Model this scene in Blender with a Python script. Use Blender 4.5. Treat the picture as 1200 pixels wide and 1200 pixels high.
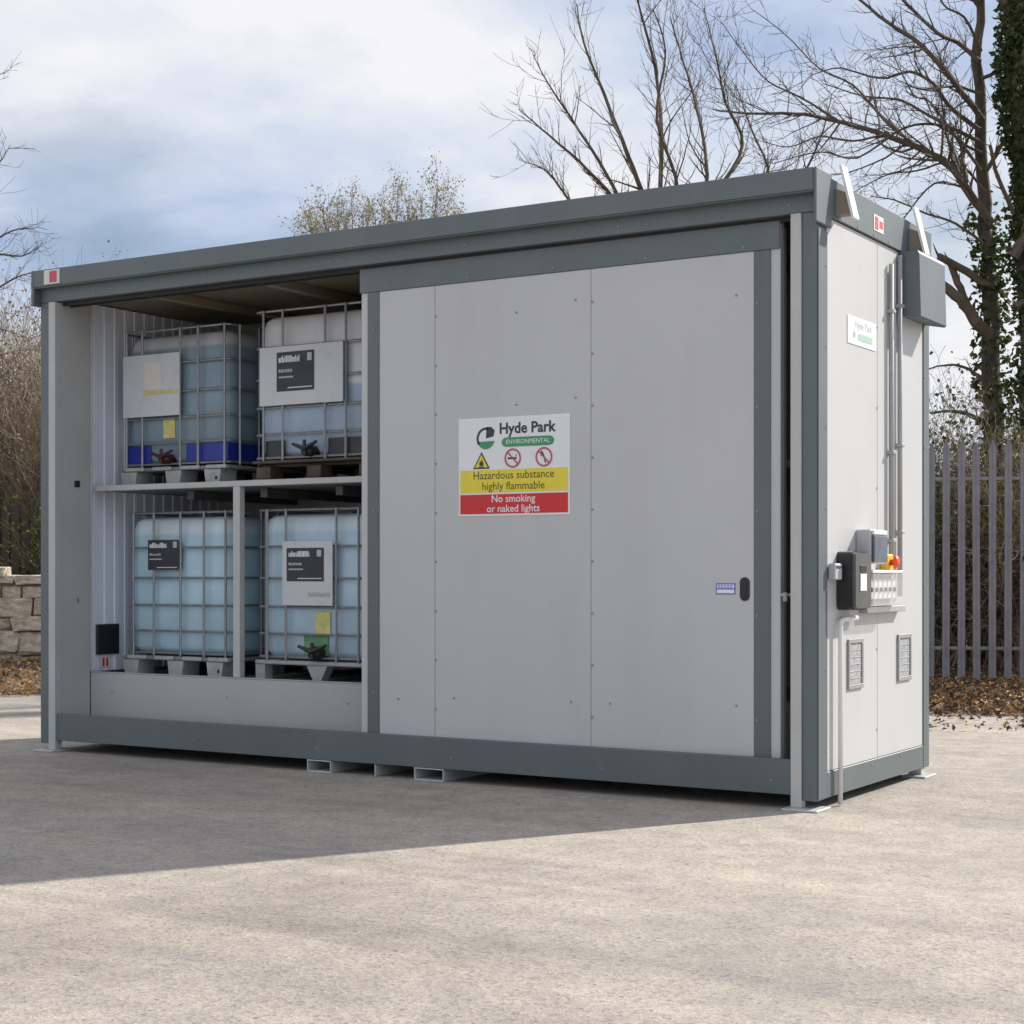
import bpy, math, random
from mathutils import Vector, Matrix
R = math.radians
scene = bpy.context.scene
for o in list(bpy.data.objects): bpy.data.objects.remove(o)
col = scene.collection

# ---------------------------------------------------------------- camera
CX, CY, CZ, YAW, FPX = 3.24, -8.161, 1.232, 31.63, 1967.0
cd = bpy.data.cameras.new("camera"); cam = bpy.data.objects.new("camera", cd); col.objects.link(cam)
cam.location = (CX, CY, CZ); cam.rotation_euler = (R(90), 0, R(YAW))
cd.sensor_width = 36; cd.lens = FPX/1200*36; cd.shift_y = 70/1200
cd.clip_start = .1; cd.clip_end = 2000
scene.camera = cam

# ---------------------------------------------------------------- sky, sun, exposure
SUN_AZ, SUN_EL = 28.8, 36.0            # azimuth from +Y towards +X
world = bpy.data.worlds.new("World"); scene.world = world; world.use_nodes = True
nt = world.node_tree; nt.nodes.clear()
def N(t, kind, **kw):
    n = t.nodes.new(kind)
    for k, v in kw.items(): setattr(n, k, v)
    return n
LOC1 = (4.7, 4.6, 4.4); LOC2 = (9.2, 5.8, .4)
def build_world():
    L = nt.links.new
    out = N(nt, 'ShaderNodeOutputWorld')
    sky = N(nt, 'ShaderNodeTexSky', sky_type='NISHITA', sun_disc=False)
    sky.sun_elevation = R(SUN_EL); sky.sun_rotation = R(SUN_AZ); sky.air_density = 1.0; sky.dust_density = .3; sky.ozone_density = 1.2
    bg1 = N(nt, 'ShaderNodeBackground'); bg1.inputs[1].default_value = .068
    L(sky.outputs[0], bg1.inputs[0])
    tc = N(nt, 'ShaderNodeTexCoord'); sp = N(nt, 'ShaderNodeSeparateXYZ'); L(tc.outputs['Generated'], sp.inputs[0])
    mx = N(nt, 'ShaderNodeMath', operation='MAXIMUM'); L(sp.outputs[2], mx.inputs[0]); mx.inputs[1].default_value = 0
    ad = N(nt, 'ShaderNodeMath', operation='ADD'); L(mx.outputs[0], ad.inputs[0]); ad.inputs[1].default_value = .22
    dv = N(nt, 'ShaderNodeVectorMath', operation='DIVIDE'); L(tc.outputs['Generated'], dv.inputs[0])
    cb = N(nt, 'ShaderNodeCombineXYZ'); [L(ad.outputs[0], cb.inputs[i]) for i in range(3)]
    L(cb.outputs[0], dv.inputs[1])
    mp = N(nt, 'ShaderNodeMapping'); L(dv.outputs[0], mp.inputs[0]); mp.inputs['Location'].default_value = LOC1; mp.inputs['Scale'].default_value = (1, 1, 1.6)
    n1 = N(nt, 'ShaderNodeTexNoise'); n1.inputs['Scale'].default_value = 1.25; n1.inputs['Detail'].default_value = 9; n1.inputs['Roughness'].default_value = .52; n1.inputs['Distortion'].default_value = .25
    L(mp.outputs[0], n1.inputs['Vector'])
    r1 = N(nt, 'ShaderNodeValToRGB'); L(n1.outputs[0], r1.inputs[0])
    r1.color_ramp.elements[0].position = .31; r1.color_ramp.elements[1].position = .46
    r1.color_ramp.elements[0].color = (.3, .3, .3, 1)
    mp2 = N(nt, 'ShaderNodeMapping'); L(dv.outputs[0], mp2.inputs[0]); mp2.inputs['Location'].default_value = LOC2; mp2.inputs['Scale'].default_value = (.8, .8, 2.2)
    n2 = N(nt, 'ShaderNodeTexNoise'); n2.inputs['Scale'].default_value = 1.15; n2.inputs['Detail'].default_value = 9; n2.inputs['Roughness'].default_value = .58; n2.inputs['Distortion'].default_value = .3
    L(mp2.outputs[0], n2.inputs['Vector'])
    r2 = N(nt, 'ShaderNodeValToRGB'); L(n2.outputs[0], r2.inputs[0])
    e = r2.color_ramp.elements
    e[0].position = .33; e[0].color = (.43, .54, .79, 1)
    e[1].position = .58; e[1].color = (.98, .98, 1.0, 1)
    m = e.new(.43); m.color = (.64, .73, .90, 1)
    bg2 = N(nt, 'ShaderNodeBackground'); bg2.inputs[1].default_value = .735
    L(r2.outputs[0], bg2.inputs[0])
    ms = N(nt, 'ShaderNodeMixShader'); L(r1.outputs[0], ms.inputs[0]); L(bg1.outputs[0], ms.inputs[1]); L(bg2.outputs[0], ms.inputs[2])
    L(ms.outputs[0], out.inputs[0])
build_world()
sd = bpy.data.lights.new("sun", 'SUN'); sd.energy = 5.0; sd.angle = R(.9); sd.color = (1, .94, .85)
sun = bpy.data.objects.new("sun", sd); col.objects.link(sun)
sv = Vector((math.sin(R(SUN_AZ))*math.cos(R(SUN_EL)), math.cos(R(SUN_AZ))*math.cos(R(SUN_EL)), math.sin(R(SUN_EL))))
sun.rotation_euler = sv.to_track_quat('Z', 'Y').to_euler(); sun.location = (10, 15, 20)
vs = scene.view_settings
vs.view_transform = 'Standard'; vs.look = 'None'; vs.gamma = 1; vs.exposure = .35; vs.use_curve_mapping = False
scene.render.engine = 'CYCLES'

# ---------------------------------------------------------------- materials
def mat(name, c, rough=.6, var=.08, scale=3.0, metal=0, bump=0, bscale=60, dirt=None, spec=.5, c2=None, stretch=(1, 1, 1), island=0):
    m = bpy.data.materials.new(name); m.use_nodes = True; t = m.node_tree; L = t.links.new
    p = t.nodes['Principled BSDF']; p.inputs['Roughness'].default_value = rough; p.inputs['Metallic'].default_value = metal
    p.inputs['Specular IOR Level'].default_value = spec
    tc = N(t, 'ShaderNodeTexCoord'); mp = N(t, 'ShaderNodeMapping'); mp.inputs['Scale'].default_value = stretch
    L(tc.outputs['Object'], mp.inputs[0])
    n = N(t, 'ShaderNodeTexNoise'); n.inputs['Scale'].default_value = scale; n.inputs['Detail'].default_value = 6; n.inputs['Roughness'].default_value = .6
    L(mp.outputs[0], n.inputs['Vector'])
    r = N(t, 'ShaderNodeValToRGB'); L(n.outputs[0], r.inputs[0])
    a = tuple(max(0, v*(1-var)) for v in c); b = tuple(min(1, v*(1+var)) for v in (c2 or c))
    r.color_ramp.elements[0].position = .3; r.color_ramp.elements[0].color = (*a, 1)
    r.color_ramp.elements[1].position = .7; r.color_ramp.elements[1].color = (*b, 1)
    cur = r.outputs[0]
    if island:
        g = N(t, 'ShaderNodeNewGeometry'); hs = N(t, 'ShaderNodeHueSaturation')
        mr = N(t, 'ShaderNodeMapRange'); L(g.outputs['Random Per Island'], mr.inputs[0]); mr.inputs[3].default_value = 1-island; mr.inputs[4].default_value = 1+island
        L(mr.outputs[0], hs.inputs['Value']); L(cur, hs.inputs['Color']); cur = hs.outputs[0]
    if dirt:
        n2 = N(t, 'ShaderNodeTexNoise'); n2.inputs['Scale'].default_value = dirt[1]; n2.inputs['Detail'].default_value = 8; n2.inputs['Roughness'].default_value = .7
        mp2 = N(t, 'ShaderNodeMapping'); mp2.inputs['Scale'].default_value = dirt[3] if len(dirt) > 3 else (1, 1, .25); L(tc.outputs['Object'], mp2.inputs[0]); L(mp2.outputs[0], n2.inputs['Vector'])
        r2 = N(t, 'ShaderNodeValToRGB'); L(n2.outputs[0], r2.inputs[0]); r2.color_ramp.elements[0].position = .5; r2.color_ramp.elements[1].position = .8
        mu = N(t, 'ShaderNodeMath', operation='MULTIPLY'); L(r2.outputs[0], mu.inputs[0]); mu.inputs[1].default_value = dirt[2]
        mx = N(t, 'ShaderNodeMix', data_type='RGBA'); L(mu.outputs[0], mx.inputs[0]); L(cur, mx.inputs[6]); mx.inputs[7].default_value = (*dirt[0], 1)
        cur = mx.outputs[2]
    L(cur, p.inputs['Base Color'])
    if bump:
        nb = N(t, 'ShaderNodeTexNoise'); nb.inputs['Scale'].default_value = bscale; nb.inputs['Detail'].default_value = 5
        L(mp.outputs[0], nb.inputs['Vector'])
        b_ = N(t, 'ShaderNodeBump'); b_.inputs['Strength'].default_value = bump; b_.inputs['Distance'].default_value = .01
        L(nb.outputs[0], b_.inputs['Height']); L(b_.outputs[0], p.inputs['Normal'])
    return m
def flat(name, c, rough=.5): return mat(name, c, rough, .03, 20)
def leafmat(name, c, c2, transl=.35, island=.35):
    m = mat(name, c, .6, .1, 2.0, c2=c2, island=island, spec=.3); t = m.node_tree; L = t.links.new
    p = t.nodes['Principled BSDF']; o = t.nodes['Material Output']
    tr = N(t, 'ShaderNodeBsdfTranslucent'); ms = N(t, 'ShaderNodeMixShader'); ms.inputs[0].default_value = transl
    L(p.inputs['Base Color'].links[0].from_socket, tr.inputs[0]); L(p.outputs[0], ms.inputs[1]); L(tr.outputs[0], ms.inputs[2]); L(ms.outputs[0], o.inputs[0])
    return m
DIRT = (.30, .27, .22)
M = {}
M['panel'] = mat('light_grey_panel', (.53, .538, .545), .42, .025, 1.2, bump=.06, bscale=2.5, dirt=(DIRT, 2.6, .16))
M['frame'] = mat('slate_grey_paint', (.090, .118, .126), .5, .06, 1.5, bump=.04, bscale=5, dirt=((.2, .2, .19), 3, .25), spec=.95)
M['post'] = mat('pale_grey_steel', (.48, .49, .48), .45, .05, 3, dirt=(DIRT, 4, .2))
M['inner'] = mat('inner_lining', (.45, .455, .455), .5, .04, 2, dirt=(DIRT, 3, .15))
M['reveal'] = mat('reveal_grey', (.47, .475, .465), .5, .05, 2, dirt=(DIRT, 3, .2))
M['rib'] = mat('ribbed_sheet', (.80, .85, .95), .3, .04, 2)
M['track'] = mat('track_dark', (.02, .02, .02), .5, .2, 6)
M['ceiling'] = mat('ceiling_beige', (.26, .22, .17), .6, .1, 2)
M['galv'] = mat('galvanised', (.33, .34, .35), .45, .2, 12, metal=.65)
M['galvdull'] = mat('dull_galvanised', (.28, .28, .27), .6, .25, 7, metal=.3)
M['palegalv'] = mat('palisade_galvanised', (.24, .238, .262), .6, .2, 4, metal=.15, dirt=((.16, .13, .1), 3, .5))
M['black'] = mat('black_plastic', (.018, .018, .02), .4, .2, 5)
M['darkmetal'] = mat('dark_grey_metal', (.12, .12, .115), .4, .2, 7, metal=.3)
M['white'] = mat('white_plastic', (.78, .78, .77), .4, .04, 4)
M['conduit'] = mat('grey_conduit', (.36, .37, .38), .6, .1, 6)
M['ltgrey'] = mat('grey_plastic', (.47, .48, .51), .45, .05, 4)
M['wht'] = flat('print_white', (.80, .81, .83)); M['yel'] = flat('print_yellow', (.80, .66, .06)); M['red'] = flat('print_red', (.62, .03, .035))
M['ink'] = flat('print_slate', (.035, .045, .06)); M['grn'] = flat('print_green', (.06, .30, .12)); M['pink'] = flat('print_redring', (.55, .10, .15))
M['blu'] = flat('print_blue', (.16, .17, .55)); M['olive'] = flat('print_olive', (.10, .09, .01)); M['pinkwht'] = flat('print_pale', (.70, .67, .62))
M['estopred'] = flat('red_button', (.75, .07, .02), .35); M['estopyel'] = flat('yellow_button', (.80, .50, .04), .4)
M['ylabel'] = mat('faded_yellow_label', (.62, .58, .22), .6, .15, 25)
M['plate'] = mat('scuffed_white_plate', (.62, .64, .66), .5, .12, 9, dirt=((.34, .36, .38), 9, .55, (1, 1, 1)))
M['blackband'] = mat('label_black', (.03, .032, .04), .45, .3, 9)
M['blueband'] = mat('blue_corner_guard', (.015, .03, .30), .4, .15, 8)
M['pallet_white'] = mat('white_pallet_plastic', (.42, .43, .42), .5, .15, 7, dirt=((.1, .1, .09), 9, .5, (1, 1, 1)))
M['pallet_dark'] = mat('dark_pallet_wood', (.10, .08, .06), .8, .4, 8)
M['valve_red'] = mat('dark_red_valve', (.06, .012, .012), .4, .2, 9)
M['valve_green'] = mat('green_stain', (.12, .30, .14), .5, .3, 9)
M['stone'] = mat('wall_stone', (.36, .305, .235), .9, .3, 5, bump=.9, bscale=16, c2=(.52, .45, .36), dirt=((.10, .10, .07), 4, .5, (1, 1, 1)))
M['oldwood'] = mat('dark_board_wood', (.06, .048, .038), .85, .35, 10, stretch=(1, 1, .15))
M['bark'] = mat('grey_brown_bark', (.06, .05, .038), .9, .4, 9, bump=.6, bscale=40, stretch=(1, 1, .3), c2=(.10, .082, .06))
M['twig'] = mat('twig_bark', (.105, .08, .058), .85, .3, 4)
M['twigpale'] = mat('pale_twig_bark', (.26, .21, .15), .85, .3, 4)
M['ivy'] = leafmat('ivy_leaf', (.03, .052, .016), (.07, .09, .028))
M['shrubleaf'] = leafmat('shrub_leaf', (.055, .065, .022), (.12, .115, .045))
M['bud'] = leafmat('catkin_bud', (.22, .205, .12), (.34, .31, .19))
M['drybud'] = leafmat('dry_hedge_leaf', (.17, .125, .07), (.27, .215, .13))
M['moss'] = leafmat('yellow_green_ivy', (.10, .10, .015), (.18, .15, .02))
M['litter'] = leafmat('dead_leaf', (.055, .032, .022), (.16, .095, .065), .15, .7)
M['litter2'] = leafmat('dead_leaf_tan', (.26, .15, .06), (.42, .27, .12), .15, .5)

def ground_material():
    m = bpy.data.materials.new('worn_tarmac'); m.use_nodes = True; t = m.node_tree; L = t.links.new
    p = t.nodes['Principled BSDF']; p.inputs['Roughness'].default_value = .88; p.inputs['Specular IOR Level'].default_value = .25
    tc = N(t, 'ShaderNodeTexCoord')
    def noise(s, d=6, ro=.6, sc=(1, 1, 1), loc=(0, 0, 0)):
        mp = N(t, 'ShaderNodeMapping'); mp.inputs['Scale'].default_value = sc; mp.inputs['Location'].default_value = loc; mp.inputs['Rotation'].default_value = (0, 0, R(YAW+6)) if sc != (1, 1, 1) else (0, 0, 0)
        L(tc.outputs['Object'], mp.inputs[0]); n = N(t, 'ShaderNodeTexNoise'); n.inputs['Scale'].default_value = s; n.inputs['Detail'].default_value = d; n.inputs['Roughness'].default_value = ro
        L(mp.outputs[0], n.inputs['Vector']); return n.outputs[0]
    def ramp(v, stops):
        r = N(t, 'ShaderNodeValToRGB'); L(v, r.inputs[0]); e = r.color_ramp.elements
        e[0].position, e[0].color = stops[0][0], (*stops[0][1], 1); e[1].position, e[1].color = stops[-1][0], (*stops[-1][1], 1)
        for q, c in stops[1:-1]: x = e.new(q); x.color = (*c, 1)
        return r.outputs[0]
    def mixc(f, a, b, mode='MIX', k=None):
        x = N(t, 'ShaderNodeMix', data_type='RGBA', blend_type=mode)
        if k is not None:
            if f is None: x.inputs[0].default_value = k
            else:
                mm = N(t, 'ShaderNodeMath', operation='MULTIPLY'); L(f, mm.inputs[0]); mm.inputs[1].default_value = k; L(mm.outputs[0], x.inputs[0])
        else: L(f, x.inputs[0])
        for i, s in ((6, a), (7, b)):
            if isinstance(s, tuple): x.inputs[i].default_value = (*s, 1)
            else: L(s, x.inputs[i])
        return x.outputs[2]
    base = ramp(noise(.35, 8, .62), [(.30, (.335, .303, .272)), (.5, (.415, .381, .345)), (.70, (.47, .428, .38))])
    streak = ramp(noise(1.1, 6, .6, (.18, 1.6, 1)), [(.36, (.80, .80, .82)), (.6, (1.04, 1.03, 1.0))])
    c = mixc(None, base, streak, 'MULTIPLY', .75)
    mid = ramp(noise(5.5, 7, .7), [(.35, (.80, .80, .81)), (.65, (1.1, 1.09, 1.07))])
    c = mixc(None, c, mid, 'MULTIPLY', .8)
    # embedded aggregate
    vo = N(t, 'ShaderNodeTexVoronoi'); vo.inputs['Scale'].default_value = 60; L(tc.outputs['Object'], vo.inputs['Vector'])
    bw = N(t, 'ShaderNodeRGBToBW'); L(vo.outputs['Color'], bw.inputs[0])
    agg = ramp(bw.outputs[0], [(.10, (.50, .50, .50)), (.42, (.95, .94, .93)), (.90, (1.22, 1.2, 1.16))])
    c = mixc(None, c, agg, 'MULTIPLY', .42)
    sp = ramp(noise(48, 3, .8), [(.30, (.36, .36, .37)), (.42, (.98, .98, .98)), (.75, (1.10, 1.10, 1.08))])
    c = mixc(None, c, sp, 'MULTIPLY', .95)
    grit = ramp(noise(140, 2, .6), [(.36, (.72, .72, .72)), (.62, (1.14, 1.13, 1.12))])
    c = mixc(None, c, grit, 'MULTIPLY', .9)
    tyre = ramp(noise(2.2, 5, .6, (.07, 1.0, 1), (3, 9, 0)), [(.56, (1, 1, 1)), (.70, (.74, .74, .75))])
    c = mixc(None, c, tyre, 'MULTIPLY', .7)
    v2 = N(t, 'ShaderNodeTexVoronoi'); v2.inputs['Scale'].default_value = 22; L(tc.outputs['Object'], v2.inputs['Vector'])
    pit = ramp(v2.outputs['Distance'], [(.10, (.45, .44, .43)), (.22, (1, 1, 1))]); bw2 = N(t, 'ShaderNodeRGBToBW'); L(v2.outputs['Color'], bw2.inputs[0])
    c = mixc(ramp(bw2.outputs[0], [(.28, (1, 1, 1)), (.32, (0, 0, 0))]), c, mixc(None, c, pit, 'MULTIPLY', 1.0), 'MIX', .85)
    # faint, broad darker patches with ragged noise edges
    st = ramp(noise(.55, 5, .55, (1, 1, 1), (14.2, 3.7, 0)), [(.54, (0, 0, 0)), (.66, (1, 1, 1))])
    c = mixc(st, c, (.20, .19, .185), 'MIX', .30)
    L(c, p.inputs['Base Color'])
    b1 = N(t, 'ShaderNodeBump'); b1.inputs['Strength'].default_value = .28; b1.inputs['Distance'].default_value = .006
    ad = N(t, 'ShaderNodeMath', operation='ADD'); L(noise(30, 4, .75), ad.inputs[0]); L(vo.outputs['Distance'], ad.inputs[1])
    L(ad.outputs[0], b1.inputs['Height']); L(b1.outputs[0], p.inputs['Normal'])
    return m
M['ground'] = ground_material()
M['soil'] = mat('leafy_soil', (.085, .06, .042), .95, .5, 3, bump=.9, bscale=18, c2=(.15, .11, .08))
M['verge'] = mat('rough_verge', (.05, .055, .022), .95, .5, 1.2, bump=.9, bscale=12, c2=(.11, .09, .05))

def tank_mat(name, low, high, level):
    m = bpy.data.materials.new(name); m.use_nodes = True; t = m.node_tree; L = t.links.new
    p = t.nodes['Principled BSDF']; p.inputs['Roughness'].default_value = .35; o = t.nodes['Material Output']
    tc = N(t, 'ShaderNodeTexCoord'); s = N(t, 'ShaderNodeSeparateXYZ'); L(tc.outputs['Object'], s.inputs[0])
    mr = N(t, 'ShaderNodeMapRange'); L(s.outputs[2], mr.inputs[0]); mr.inputs[1].default_value = level-.012; mr.inputs[2].default_value = level+.012
    n = N(t, 'ShaderNodeTexNoise'); n.inputs['Scale'].default_value = 4; n.inputs['Detail'].default_value = 4; L(tc.outputs['Object'], n.inputs['Vector'])
    mr2 = N(t, 'ShaderNodeMapRange'); L(n.outputs[0], mr2.inputs[0]); mr2.inputs[3].default_value = .72; mr2.inputs[4].default_value = 1.2
    mx = N(t, 'ShaderNodeMix', data_type='RGBA'); L(mr.outputs[0], mx.inputs[0]); mx.inputs[6].default_value = (*low, 1); mx.inputs[7].default_value = (*high, 1)
    hs = N(t, 'ShaderNodeHueSaturation'); L(mx.outputs[2], hs.inputs['Color']); L(mr2.outputs[0], hs.inputs['Value']); L(hs.outputs[0], p.inputs['Base Color'])
    tr = N(t, 'ShaderNodeBsdfTranslucent'); L(hs.outputs[0], tr.inputs[0]); ms = N(t, 'ShaderNodeMixShader'); ms.inputs[0].default_value = .06
    L(p.outputs[0], ms.inputs[1]); L(tr.outputs[0], ms.inputs[2]); L(ms.outputs[0], o.inputs[0])
    b = N(t, 'ShaderNodeBump'); b.inputs['Strength'].default_value = .25; b.inputs['Distance'].default_value = .02; L(n.outputs[0], b.inputs['Height']); L(b.outputs[0], p.inputs['Normal'])
    return m
def clear_mat():
    m = bpy.data.materials.new('clear_cover'); m.use_nodes = True; t = m.node_tree
    p = t.nodes['Principled BSDF']; p.inputs['Base Color'].default_value = (.8, .82, .85, 1); p.inputs['Roughness'].default_value = .12
    p.inputs['Alpha'].default_value = .28; return m
M['clear'] = clear_mat()
M['screwhead'] = mat('screw_head', (.26, .27, .28), .5, .1, 9)
M['palegreen'] = flat('faded_green_print', (.38, .58, .46)); M['palegrey'] = flat('faded_grey_print', (.55, .57, .58))

# ---------------------------------------------------------------- mesh helpers
class MB:
    def __init__(s): s.v = []; s.f = []
    def add(s, vs_, fs):
        k = len(s.v); s.v += [tuple(v) for v in vs_]; s.f += [tuple(i+k for i in f) for f in fs]; return s
    def box(s, x0, x1, y0, y1, z0, z1, b=.003):
        b = min(b, (x1-x0)*.45, (y1-y0)*.45, (z1-z0)*.45)
        V = []; idx = {}
        for ix, X_ in enumerate((x0, x1)):
            for iy, Y_ in enumerate((y0, y1)):
                for iz, Z_ in enumerate((z0, z1)):
                    sx = b if ix == 0 else -b; sy = b if iy == 0 else -b; sz = b if iz == 0 else -b
                    for a, q in (('x', (X_, Y_+sy, Z_+sz)), ('y', (X_+sx, Y_, Z_+sz)), ('z', (X_+sx, Y_+sy, Z_))):
                        idx[(ix, iy, iz, a)] = len(V); V.append(q)
        F = []
        g = lambda i, j, k, a: idx[(i, j, k, a)]
        F += [(g(0,0,0,'x'), g(0,0,1,'x'), g(0,1,1,'x'), g(0,1,0,'x')), (g(1,0,0,'x'), g(1,1,0,'x'), g(1,1,1,'x'), g(1,0,1,'x')),
              (g(0,0,0,'y'), g(1,0,0,'y'), g(1,0,1,'y'), g(0,0,1,'y')), (g(0,1,0,'y'), g(0,1,1,'y'), g(1,1,1,'y'), g(1,1,0,'y')),
              (g(0,0,0,'z'), g(0,1,0,'z'), g(1,1,0,'z'), g(1,0,0,'z')), (g(0,0,1,'z'), g(1,0,1,'z'), g(1,1,1,'z'), g(0,1,1,'z'))]
        for i in (0, 1):
            for j in (0, 1):
                F.append((g(i,j,0,'x'), g(i,j,1,'x'), g(i,j,1,'y'), g(i,j,0,'y')) if (i+j) % 2 == 0 else (g(i,j,0,'y'), g(i,j,1,'y'), g(i,j,1,'x'), g(i,j,0,'x')))
                F.append((g(i,0,j,'x'), g(i,0,j,'z'), g(i,1,j,'z'), g(i,1,j,'x')) if (i+j) % 2 else (g(i,1,j,'x'), g(i,1,j,'z'), g(i,0,j,'z'), g(i,0,j,'x')))
                F.append((g(0,i,j,'y'), g(0,i,j,'z'), g(1,i,j,'z'), g(1,i,j,'y')) if (i+j) % 2 == 0 else (g(1,i,j,'y'), g(1,i,j,'z'), g(0,i,j,'z'), g(0,i,j,'y')))
                for k in (0, 1):
                    tri = (g(i,j,k,'x'), g(i,j,k,'y'), g(i,j,k,'z')); F.append(tri if (i+j+k) % 2 == 0 else tri[::-1])
        return s.add(V, F)
    def prism(s, poly, axis, a, b):
        """extrude a 2D polygon along an axis; poly in the two other axes in order"""
        n = len(poly)
        def P(p, q):
            return (q, p[0], p[1]) if axis == 0 else (p[0], q, p[1]) if axis == 1 else (p[0], p[1], q)
        V = [P(p, a) for p in poly]+[P(p, b) for p in poly]
        F = [tuple(range(n))[::-1], tuple(range(n, 2*n))]+[(i, (i+1) % n, n+(i+1) % n, n+i) for i in range(n)]
        return s.add(V, F)
    def tube(s, pts, rad, sides=6, caps=True):
        pts = [Vector(p) for p in pts]; n = len(pts)
        if not isinstance(rad, (list, tuple)): rad = [rad]*n
        V = []; u = None
        for i, p in enumerate(pts):
            d = (pts[min(i+1, n-1)]-pts[max(i-1, 0)])
            if d.length < 1e-9: d = Vector((0, 0, 1))
            d.normalize()
            if u is None:
                u = d.orthogonal().normalized()
            else:
                u = (u-d*u.dot(d)); u = u.normalized() if u.length > 1e-6 else d.orthogonal().normalized()
            w = d.cross(u)
            for k in range(sides):
                a = 2*math.pi*k/sides; V.append(p+(u*math.cos(a)+w*math.sin(a))*rad[i])
        F = [(i*sides+k, i*sides+(k+1) % sides, (i+1)*sides+(k+1) % sides, (i+1)*sides+k) for i in range(n-1) for k in range(sides)]
        if caps: F += [tuple(range(sides))[::-1], tuple(range((n-1)*sides, n*sides))]
        return s.add(V, F)
    def cyl(s, c, axis, r, h, sides=14):
        c = Vector(c); d = Vector([1 if i == axis else 0 for i in range(3)])
        return s.tube([c, c+d*h], r, sides)
    def mesh(s, name, smooth=False):
        me = bpy.data.meshes.new(name); me.from_pydata([tuple(v) for v in s.v], [], s.f); me.update()
        if smooth: me.polygons.foreach_set('use_smooth', [True]*len(me.polygons))
        return me
    def build(s, name, m, parent=None, smooth=False, loc=None):
        me = s.mesh(name, smooth); me.materials.append(M[m] if isinstance(m, str) else m)
        return obj(name, me, parent, loc)
def obj(name, me, parent=None, loc=None):
    o = bpy.data.objects.new(name, me); col.objects.link(o)
    if parent: o.parent = parent
    if loc: o.location = loc
    return o
def tag(o, label=None, cat=None, group=None, kind=None):
    if label: o['label'] = label
    if cat: o['category'] = cat
    if group: o['group'] = group
    if kind: o['kind'] = kind
    return o
def empty(name, loc, label, cat, group=None, rz=0):
    o = bpy.data.objects.new(name, None); col.objects.link(o); o.location = loc; o.rotation_euler = (0, 0, rz); o.empty_display_size = .2
    return tag(o, label, cat, group)
def bx(name, m, parent, *a, b=.003): return MB().box(*a, b=b).build(name, m, parent)
def text_verts(s, size, align='CENTER', bold=0):
    c = bpy.data.curves.new('tmp', 'FONT'); c.body = s; c.size = size; c.align_x = align; c.align_y = 'CENTER'; c.offset = bold; c.resolution_u = 3
    o = bpy.data.objects.new('tmp', c); me = bpy.data.meshes.new_from_object(o)
    V = [tuple(v.co) for v in me.vertices]; F = [tuple(p.vertices) for p in me.polygons]
    bpy.data.objects.remove(o); bpy.data.curves.remove(c); bpy.data.meshes.remove(me); return V, F
def print2d(name, m, parent, V, F, at, plane='front', sx=1, sy=1):
    """put flat 2D print on the front (normal -y) or side (normal +x) plane"""
    x, y, z = at
    if plane == 'front': W = [(x+a[0]*sx, y, z+a[1]*sy) for a in V]
    else: W = [(x, y+a[0]*sx, z+a[1]*sy) for a in V]
    return MB().add(W, F).build(name, m, parent)
def text(s, size, m, parent, at, plane='front', bold=0, sx=1, align='CENTER'):
    V, F = text_verts(s, size, align, bold); return print2d('lettering', m, parent, V, F, at, plane, sx)
def ring2d(r0, r1, n=28, a0=0, a1=360):
    V = []; F = []
    full = (a1-a0) >= 360
    k = n if full else n+1
    for i in range(k):
        a = R(a0+(a1-a0)*i/n); V += [(r0*math.cos(a), r0*math.sin(a)), (r1*math.cos(a), r1*math.sin(a))]
    for i in range(n):
        j = (i+1) % k; F.append((2*i, 2*i+1, 2*j+1, 2*j))
    return V, F
def rect2d(x0, x1, y0, y1): return [(x0, y0), (x1, y0), (x1, y1), (x0, y1)], [(0, 1, 2, 3)]
def join2d(*parts):
    V = []; F = []
    for v, f in parts:
        k = len(V); V += v; F += [tuple(i+k for i in q) for q in f]
    return V, F
def rot2d(p, deg, dx=0, dy=0):
    c, s = math.cos(R(deg)), math.sin(R(deg)); return [(a*c-b*s+dx, a*s+b*c+dy) for a, b in p[0]], p[1]

# viewing frame of the yard: px/depth to ground position
FW = Vector((-math.sin(R(YAW)), math.cos(R(YAW)), 0)); RT = Vector((math.cos(R(YAW)), math.sin(R(YAW)), 0)); C0 = Vector((CX, CY, 0))
def at(px, d, z=0): return C0+FW*d+RT*((px-600)/FPX*d)+Vector((0, 0, z))
def at3(px, py, d): return at(px, d, CZ+(670-py)/FPX*d)

# ---------------------------------------------------------------- the setting
rng = random.Random(5)
def sheet(name, m, f, nu, nv, kind='structure'):
    mb = MB(); V = [f(i/nu, j/nv) for j in range(nv+1) for i in range(nu+1)]
    F = [(j*(nu+1)+i, j*(nu+1)+i+1, (j+1)*(nu+1)+i+1, (j+1)*(nu+1)+i) for j in range(nv) for i in range(nu)]
    o = mb.add(V, F).build(name, m, smooth=True); tag(o, kind=kind); return o
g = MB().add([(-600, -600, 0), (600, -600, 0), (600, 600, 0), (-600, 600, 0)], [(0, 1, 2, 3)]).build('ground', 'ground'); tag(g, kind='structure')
from mathutils import noise as mnoise
def wob(x, y=0, s=1.0): return mnoise.noise(Vector((x*s, y*s, 3.7)))
def soil_edge(u):          # lateral metres -> depth where the tarmac ends
    return 16.4-.42*max(-8, min(14, u))*(.9 if u > -2 else .28)+.35*wob(u, 0, .9)+.15*wob(u, 4, 3)
def soil(u, v):
    x = -26+58*u; d0 = soil_edge(x); d = d0+v*v*(40-d0) if v < 1 else 40
    t = min(1, max(0, (d-d0)/2.5)); z = .006+t*.05+(.06*(wob(x, d, .8)+.6)*t if v > 0 else 0)
    p = C0+FW*d+RT*x; return (p.x, p.y, max(.004, z))
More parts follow.
